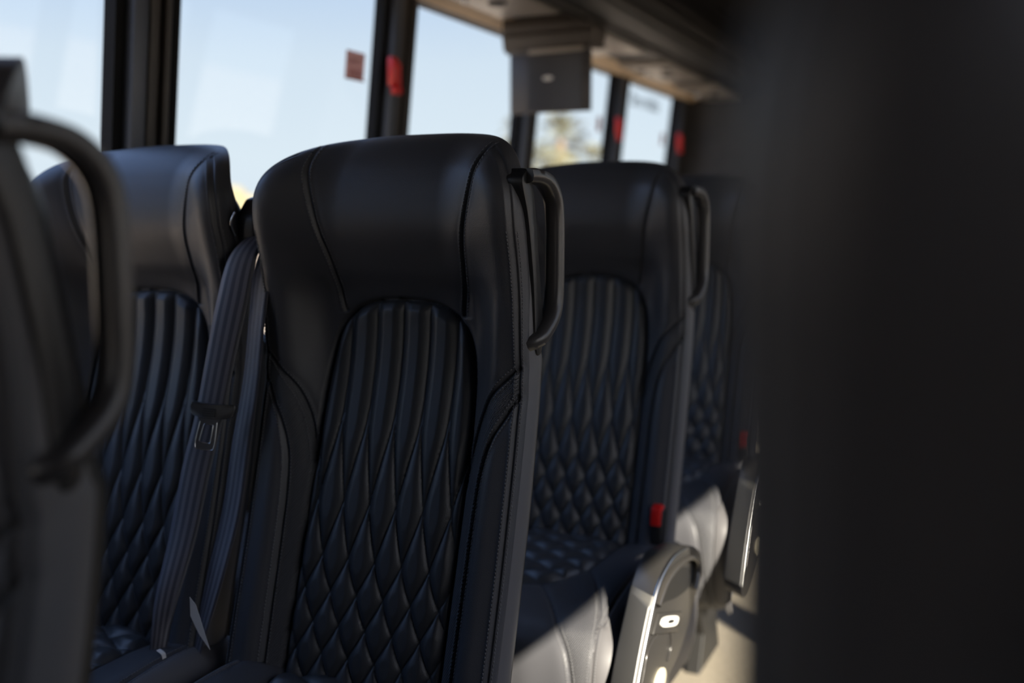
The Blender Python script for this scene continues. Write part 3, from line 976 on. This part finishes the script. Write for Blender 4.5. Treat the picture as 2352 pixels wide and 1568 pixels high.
for y0, y1, nm, hole in ((YF - .06, YF, 'front', (-1.45, -.25, .75, 1.98)), (YR, YR + .06, 'rear', None)):  # unseen front opening, kept shut on the right to darken the right seat
    bm = bmesh.new()
    if hole:
        x0, x1, z0, z1 = hole
        add_box(bm, (XL - .15, y0, 0), (XR + .15, y1, z0)); add_box(bm, (XL - .15, y0, z1), (XR + .15, y1, 2.34))
        add_box(bm, (XL - .15, y0, z0), (x0, y1, z1)); add_box(bm, (x1, y0, z0), (XR + .15, y1, z1))
    else:
        add_prism(bm, [(wx(0) - .045, 0), (wx(0, 1) + .045, 0), (wx(2.34, 1) + .045, 2.34), (wx(2.34) - .045, 2.34)], y0, y1, 'y')
    struct('wall_' + nm, bm, M['wall'])
# windows: one pane between each pair of pillars
wn = 0
ti = 0
for side in (-1, 1):
    pl = PIL[side]
    for i in range(len(pl) - 1):
        wn += 1
        y0, y1 = pl[i][1], pl[i + 1][0]
        o_ = .035 * side
        bm = bmesh.new()
        a, b_ = wx(WIN0, side) + o_, wx(WINT, side) + o_
        add_prism(bm, [(a, WIN0), (b_, WINT), (b_ + side * .004, WINT), (a + side * .004, WIN0)], y0 - .02, y1 + .02, 'y')
        struct('window_%d' % wn, bm, M['glass'])
    for (y0, y1) in pl:                      # pillar faced with rubber, anodised and brown strips
        ti += 1
        bm = bmesh.new()
        def strip(ya, yb, din, z0=WIN0, z1=WINT, dout=.045):
            a, b_ = wx(z0, side), wx(z1, side)
            add_prism(bm, [(a - side * din, z0), (b_ - side * din, z1), (b_ + side * dout, z1), (a + side * dout, z0)], ya, yb, 'y')
        w_ = y1 - y0
        strip(y0, y1, -.012)
        tr = struct('trim_%d' % ti, bm, M['trim_black'])
        for (fa, fb, dd, key) in ((.16, .38, .012, 'trim_blue'), (.44, .60, .004, 'trim_brown'), (.66, .76, .010, 'trim_brown'), (.86, .98, -.006, 'trim_black')):
            bm = bmesh.new()
            strip(y0 + fa * w_, y0 + fb * w_, dd)
            finish(bm, 'frame_strip', M[key], tr, smooth=True, bevel=.005, seg=3)
for side, n in ((-1, 30), (1, 31)):          # beige liner above the windows, black sill below
    bm = bmesh.new()
    a = wx(WINT, side)
    add_prism(bm, [(a - side * .004, WINT - .004), (a - side * .030, WINT + .004), (a - side * .085, WINT + .020), (a - side * .085, WINT + .045), (a, WINT + .045)], YF, YR, 'y')
    struct('trim_%d' % n, bm, M['beige'])
    bm = bmesh.new()
    a = wx(WIN0, side)
    add_prism(bm, [(a - side * .03, WIN0 - .03), (a - side * .03, WIN0), (a + side * .03, WIN0 + .012), (a + side * .03, WIN0 - .03)], YF, YR, 'y')
    struct('trim_%d' % (n + 2), bm, M['trim_black'])

# luggage racks: body, rounded aisle edge, service panels below
def rack(side, label):
    r = empty('luggage_rack', (0, 0, 0))
    tag(r, label, 'luggage rack')
    s = side
    xw = wx(WINT, side)
    def X(v): return xw - s * v             # v = distance from the wall
    bm = bmesh.new()
    prof = [(X(.085), 1.880), (X(.30), 1.872), (X(.33), 1.862), (X(.36), 1.850), (X(.44), 1.842), (X(.50), 1.850), (X(.53), 1.875), (X(.535), 1.91), (X(.51), 1.955), (X(.47), 1.985), (X(.40), 2.02), (X(.36), 2.10), (X(.34), 2.20), (X(.05), 2.10), (X(.05), 1.91)]
    add_prism(bm, prof, YF, YR, 'y')
    finish(bm, 'rack_body', M['rack_dark'], r, smooth=True, angle=30)
    for v, z, rr in ((.345, 1.852, .008), (.40, 1.838, .006), (.525, 1.862, .010), (.538, 1.91, .006), (.505, 1.965, .008)):
        bm = bmesh.new()
        add_sweep(bm, [(X(v), y, z) for y in (YF + .01, YR - .01)], circ(rr, 10), side=(1, 0, 0))
        finish(bm, 'rack_rail', M['rack_rail'], r, smooth=True, angle=80)
    yy = [.20, 1.00, 1.80, 2.40, 3.22, 4.06, 4.86]
    for y in yy:
        bm = bmesh.new()
        add_prism(bm, [(X(.075), 1.872), (X(.10), 1.855), (X(.30), 1.853), (X(.325), 1.868), (X(.325), 1.885), (X(.075), 1.885)], y, y + .52, 'y')
        p = finish(bm, 'service_panel', M['service'], r, smooth=True, bevel=.004)
        for k, (dv, dy, rd) in enumerate(((.14, .12, .022), (.25, .12, .022), (.20, .30, .030))):
            bm = bmesh.new()
            bmesh.ops.create_cone(bm, cap_ends=True, segments=24, radius1=rd, radius2=rd * .8, depth=.008, matrix=Matrix.Translation((X(dv), y + dy, 1.850)) @ Matrix.Rotation(math.pi, 4, 'X'))
            q = finish(bm, 'air_nozzle' if k < 2 else 'speaker_grille', M['rack_dark'], p, smooth=True)
        bm = bmesh.new()
        bmesh.ops.create_uvsphere(bm, u_segments=16, v_segments=8, radius=.011, matrix=Matrix.Translation((X(.14), y + .21, 1.850)))
        finish(bm, 'reading_lamp', M['chrome'], p, smooth=True)
    return r
rack(-1, 'long dark luggage rack above the windows behind the hanging monitor')
rack(1, 'dark luggage rack over the seats on the near right side of the aisle')

# ------------------------------------------------------------------ monitor hanging from the rack
mon = empty('ceiling_monitor', (-1.35, 3.05, 1.86))
tag(mon, 'small grey flip down monitor hanging below the luggage rack', 'monitor')
bm = bmesh.new()
add_prism(bm, [(-.022, .015), (-.030, -.020), (-.018, -.032), (-.030, -.045), (-.018, -.085), (.010, -.095), (.075, -.085), (.10, -.04), (.10, .015)], -.168, .150, 'x')
finish(bm, 'housing', M['rack'], mon, smooth=True, bevel=.003)
bm = bmesh.new()
add_box(bm, (-.142, -.022, -.292), (.143, -.004, -.100), Matrix.Translation((0, 0, 0)))
fr = finish(bm, 'display', M['monitor'], mon, smooth=True, bevel=.003)
bm = bmesh.new()
add_box(bm, (-.075, -.027, -.104), (.118, -.006, -.088))
finish(bm, 'hinge_bar', M['service'], mon, smooth=True, bevel=.004)
bm = bmesh.new()
ov = [(.012 * 1.5 * math.cos(a) - .004, .0075 * math.sin(a) - .183) for a in np.linspace(0, 2 * math.pi, 20, endpoint=False)]
add_prism(bm, ov, -.0245, -.021, 'y')
lg = finish(bm, 'logo_badge', M['white'], None, smooth=True); lg.parent = fr
bm = bmesh.new()
add_box(bm, (-.075, -.0235, -.285), (.115, -.0215, -.112))
s_ = finish(bm, 'screen', M['screen'], None); s_.parent = fr

# ------------------------------------------------------------------ emergency window latches, stickers, lettering
def latch(y, label):
    z0 = 1.575
    r = empty('emergency_latch', (wx(1.62) + .014, y, 1.575))
    tag(r, label, 'window latch', 'red emergency window latches')
    bm = bmesh.new()
    add_prism(bm, [(0, .022), (0, .100), (.012, .104), (.026, .085), (.022, .030), (.014, .018)], -.020, .012, 'y')
    for v in bm.verts: v.co.x -= (v.co.z) * -.11 * 0
    finish(bm, 'lever', M['red'], r, smooth=True, bevel=.004)
    bm = bmesh.new()
    add_prism(bm, [(0, .018), (0, .088), (.010, .088), (.010, .018)], .010, .040, 'y')
    finish(bm, 'bracket', M['red'], r, smooth=True, bevel=.002)
    bm = bmesh.new()
    add_prism(bm, [(0, 0), (0, .020), (.018, .022), (.022, .010), (.016, 0)], -.004, .030, 'y')
    finish(bm, 'lever_tip', M['red'], r, smooth=True, bevel=.003)
    bm = bmesh.new()
    bmesh.ops.create_cone(bm, cap_ends=True, segments=16, radius1=.007, radius2=.006, depth=.006, matrix=Matrix.Translation((.012, .022, .030)) @ Matrix.Rotation(math.pi / 2, 4, 'Y'))
    finish(bm, 'pivot_screw', M['red'], r, smooth=True)
    return r
latch(2.452, 'red emergency latch on the window post nearest the front headrest')
latch(4.305, 'red emergency latch on the post beyond the hanging monitor')
latch(5.245, 'red emergency latch on the farthest window post')

def sticker(y, z, w, h, label, detailed=True):
    r = empty('exit_sticker', (wx(z) - .028, y, z))
    tag(r, label, 'sticker', 'stickers on the side windows')
    lean = .11
    bm = bmesh.new()
    vs = [bm.verts.new((k[1] * lean, k[0], k[1])) for k in ((-w / 2, -h / 2), (w / 2, -h / 2), (w / 2, h / 2), (-w / 2, h / 2))]
    bm.faces.new(vs)
    f = finish(bm, 'film', M['sticker'], r)
    sm = f.modifiers.new('t', 'SOLIDIFY'); sm.thickness = .0006
    if detailed:
        cu = bpy.data.curves.new('t', 'FONT'); cu.body = 'EXIT'; cu.size = .026; cu.align_x = 'CENTER'; cu.extrude = .0002
        to = bpy.data.objects.new('t', cu); C.objects.link(to)
        dg = bpy.context.evaluated_depsgraph_get(); dg.update()
        me = bpy.data.meshes.new_from_object(to.evaluated_get(dg))
        bpy.data.objects.remove(to)
        me.transform(Matrix.Translation((.0014, 0, .004)) @ Matrix.Rotation(math.pi / 2, 4, 'Z') @ Matrix.Rotation(math.pi / 2, 4, 'X'))
        me.materials.clear()
        link_mesh('exit_lettering', me, M['sticker_text'], r)
        bm = bmesh.new()
        for k in range(4):
            add_box(bm, (.0008, -w * .34, -.012 - k * .006), (.0012, w * .36 - (k % 2) * .008, -.0095 - k * .006))
        add_box(bm, (.0008, -w * .5, -h / 2), (.0012, w * .5, -h / 2 + .004))
        finish(bm, 'fine_print', M['sticker_text'], r)
    return r
sticker(2.332, 1.640, .088, .076, 'square brownish red exit sticker on the window between the two front posts')
sticker(4.185, 1.640, .050, .062, 'small brown sticker on the window pane just right of the hanging monitor')
sticker(5.100, 1.640, .050, .062, 'small grey brown sticker on the farthest window pane')
# dark lettering seen reversed and out of focus along the top of the far pane
tagl = empty('window_lettering', (wx(1.79) - .028, 4.86, 1.79))
tag(tagl, 'row of dark lettering along the top of the farthest window pane', 'lettering')
yy = -.30
for k, (w_, h_) in enumerate(((.055, .055), (.020, .05), (.012, .05), (.030, .045), (.012, .055), (.014, .055), (.040, .055), (.040, .055), (.014, .055))):
    bm = bmesh.new()
    if w_ > .03:
        o_ = [(yy, -.03), (yy + w_, -.03), (yy + w_, h_ - .03), (yy, h_ - .03)]
        i_ = [(yy + .010, -.02), (yy + w_ - .010, -.02), (yy + w_ - .010, h_ - .04), (yy + .010, h_ - .04)]
        vo = [bm.verts.new((0, *p)) for p in o_]; vi = [bm.verts.new((0, *p)) for p in i_]
        for q in range(4): bm.faces.new((vo[q], vo[(q + 1) % 4], vi[(q + 1) % 4], vi[q]))
    else:
        bm.faces.new([bm.verts.new((0, *p)) for p in ((yy, -.03), (yy + min(w_, .014), -.03), (yy + min(w_, .014), h_ - .03), (yy, h_ - .03))])
    lo_ = finish(bm, 'letter', M['decal'], tagl)
    sm = lo_.modifiers.new('t', 'SOLIDIFY'); sm.thickness = .001
    yy += w_ + .022

# ------------------------------------------------------------------ seats
ROWS_L = [-.30, .50, 1.30, 2.10, 2.90, 3.70]
XA, XW = -.822, -1.342
proto_a = make_seat('aisle', 1)
proto_w = make_seat('window', 1)
lab_a = {-.30: 'black quilted aisle seat in the row just ahead of the nearest left handle',
         .50: 'blurred black aisle seat at the left frame edge with a large looped handle',
         1.30: 'sharp black quilted leather aisle seat in the centre of the picture',
         2.10: 'black quilted aisle seat directly behind the central one, sunlit cushion and side console',
         2.90: 'black quilted aisle seat third in line, mostly hidden in the blur beside the aisle',
         3.70: 'black aisle seat farthest back in the left line of seats'}
lab_w = {-.30: 'black window seat in the row ahead of the camera, by the left windows',
         .50: 'black window seat beside the blurred left foreground seat',
         1.30: 'black quilted window seat left of the central one, seat belt hanging at its side',
         2.10: 'black window seat hidden behind the sharp central aisle seat',
         2.90: 'black window seat in the third visible row by the windows',
         3.70: 'black window seat farthest back by the left windows'}
for y in ROWS_L:
    for k, x, lab in (('a', XA, lab_a), ('w', XW, lab_w)):
        if y in (-.30, 3.70) : continue
        proto = proto_a if k == 'a' else proto_w
        if y == 2.90: o = proto                # the last row uses the first-built seat itself
        else: o = copy_tree(proto)
        o.location = (x, y, 0)
        if k == 'a' and y == 1.30: drop_part(o, 'belt_buckle')      # its buckle is tucked out of sight
        if k == 'w' and y != 1.30:
            for pf in ('belt_webbing', 'belt_guide', 'belt_tongue', 'care_tag'): drop_part(o, pf)
        tag(o, lab[y], 'seat', 'black quilted coach seats left of the aisle')
proto_r = make_seat('aisle', -1)
first_r = True
for y, lab in ((.30, 'very blurred dark seat back filling the right side of the picture'), (-.50, 'black aisle seat right of the aisle, one row ahead of the blurred right one')):
    o = proto_r if first_r else copy_tree(proto_r)
    first_r = False
    o.location = (.1725, y, 0)
    for pf in ('handle_mount', 'grab_handle'): drop_part(o, pf)
    tag(o, lab, 'seat', 'black quilted coach seats right of the aisle')

# ------------------------------------------------------------------ outside
bm = bmesh.new()
GZ = -1.15
vs = [bm.verts.new(p) for p in ((-300, -300, GZ), (300, -300, GZ), (300, 300, GZ), (-300, 300, GZ))]
bm.faces.new(vs)
o = finish(bm, 'ground', M['ground']); o['kind'] = 'structure'

def palm(x, y, zc, r, label, seed):
    rnd = random.Random(seed)
    p = empty('palm_tree', (x, y, GZ))
    tag(p, label, 'palm tree', 'palm trees outside the windows')
    bm = bmesh.new()
    h = zc - GZ
    path = [(0.04 * math.sin(t * 3), 0, t * h) for t in np.linspace(0, 1, 10)]
    rings = []
    for i, q in enumerate(path):
        rr = .17 - .05 * i / 9
        rings.append([bm.verts.new((q[0] + rr * math.cos(a), rr * math.sin(a), q[2])) for a in np.linspace(0, 2 * math.pi, 10, endpoint=False)])
    for i in range(9):
        for k in range(10): bm.faces.new((rings[i][k], rings[i][(k + 1) % 10], rings[i + 1][(k + 1) % 10], rings[i + 1][k]))
    finish(bm, 'trunk', M['palm_bark'], p, smooth=True)
    bm = bmesh.new()
    for f in range(46):
        az = rnd.uniform(0, 2 * math.pi); el = rnd.uniform(-1.0, 1.3); L = r * rnd.uniform(.75, 1.05)
        d = Vector((math.cos(az) * math.cos(el), math.sin(az) * math.cos(el), math.sin(el)))
        base = Vector((0, 0, h)); hub = base + d * L * .5
        u = d.cross(Vector((0, 0, 1))).normalized(); v = u.cross(d).normalized()
        for k in range(9):                   # fan of narrow drooping blades
            a = (k - 4) * .28
            bd = (d * math.cos(a) + u * math.sin(a)).normalized()
            tip = hub + bd * L * .5 - Vector((0, 0, 1)) * L * .16
            mid = hub + bd * L * .28
            w_ = L * .035
            q = [bm.verts.new(hub), bm.verts.new(mid + u * w_ + v * .01), bm.verts.new(tip), bm.verts.new(mid - u * w_)]
            bm.faces.new(q)
        q = [bm.verts.new(base + u * .015), bm.verts.new(base - u * .015), bm.verts.new(hub - u * .01), bm.verts.new(hub + u * .01)]
        bm.faces.new(q)
    finish(bm, 'crown', M['palm_leaf'], p)
palm(-10.9, 25.2, 3.35, 1.0, 'tall palm tree with the largest crown, seen below the hanging monitor', 1)
palm(-13.0, 33.0, 3.15, .95, 'smaller palm tree just right of the tallest one', 2)
palm(-9.0, 19.3, 2.30, .50, 'lower palm tree left of the tallest one beside the window post', 3)
palm(-19.5, 40.0, 4.95, .95, 'palm top partly hidden by the monitor and window post', 4)

def bush(x, y, r, h, label, seed):
    rnd = random.Random(seed)
    bm = bmesh.new()
    for k in range(26):
        a = rnd.uniform(0, 2 * math.pi); q = rnd.random() ** .5
        cx_, cy_ = math.cos(a) * q * r, math.sin(a) * q * r * .6
        rr = h * rnd.uniform(.2, .38)
        cz = rr * .6 + (h - rr * 1.5) * (1 - q * .7) * rnd.uniform(.3, 1)
        res = bmesh.ops.create_icosphere(bm, subdivisions=2, radius=rr, matrix=Matrix.Translation((cx_, cy_, max(cz, rr * .5))))
        for v in res['verts']: v.co += Vector((rnd.uniform(-1, 1), rnd.uniform(-1, 1), rnd.uniform(-1, 1))) * rr * .12
    o = finish(bm, 'distant_tree', M['bush'], None)
    o.location = (x, y, GZ)
    tag(o, label, 'tree', 'dry trees on the horizon')
bush(-62, 68, 9, 6.2, 'dry yellowish tree on the horizon in the gap between the two front headrests', 5)
bush(-24, 74, 7, 4.8, 'dry tree low in the farthest visible window pane', 9)
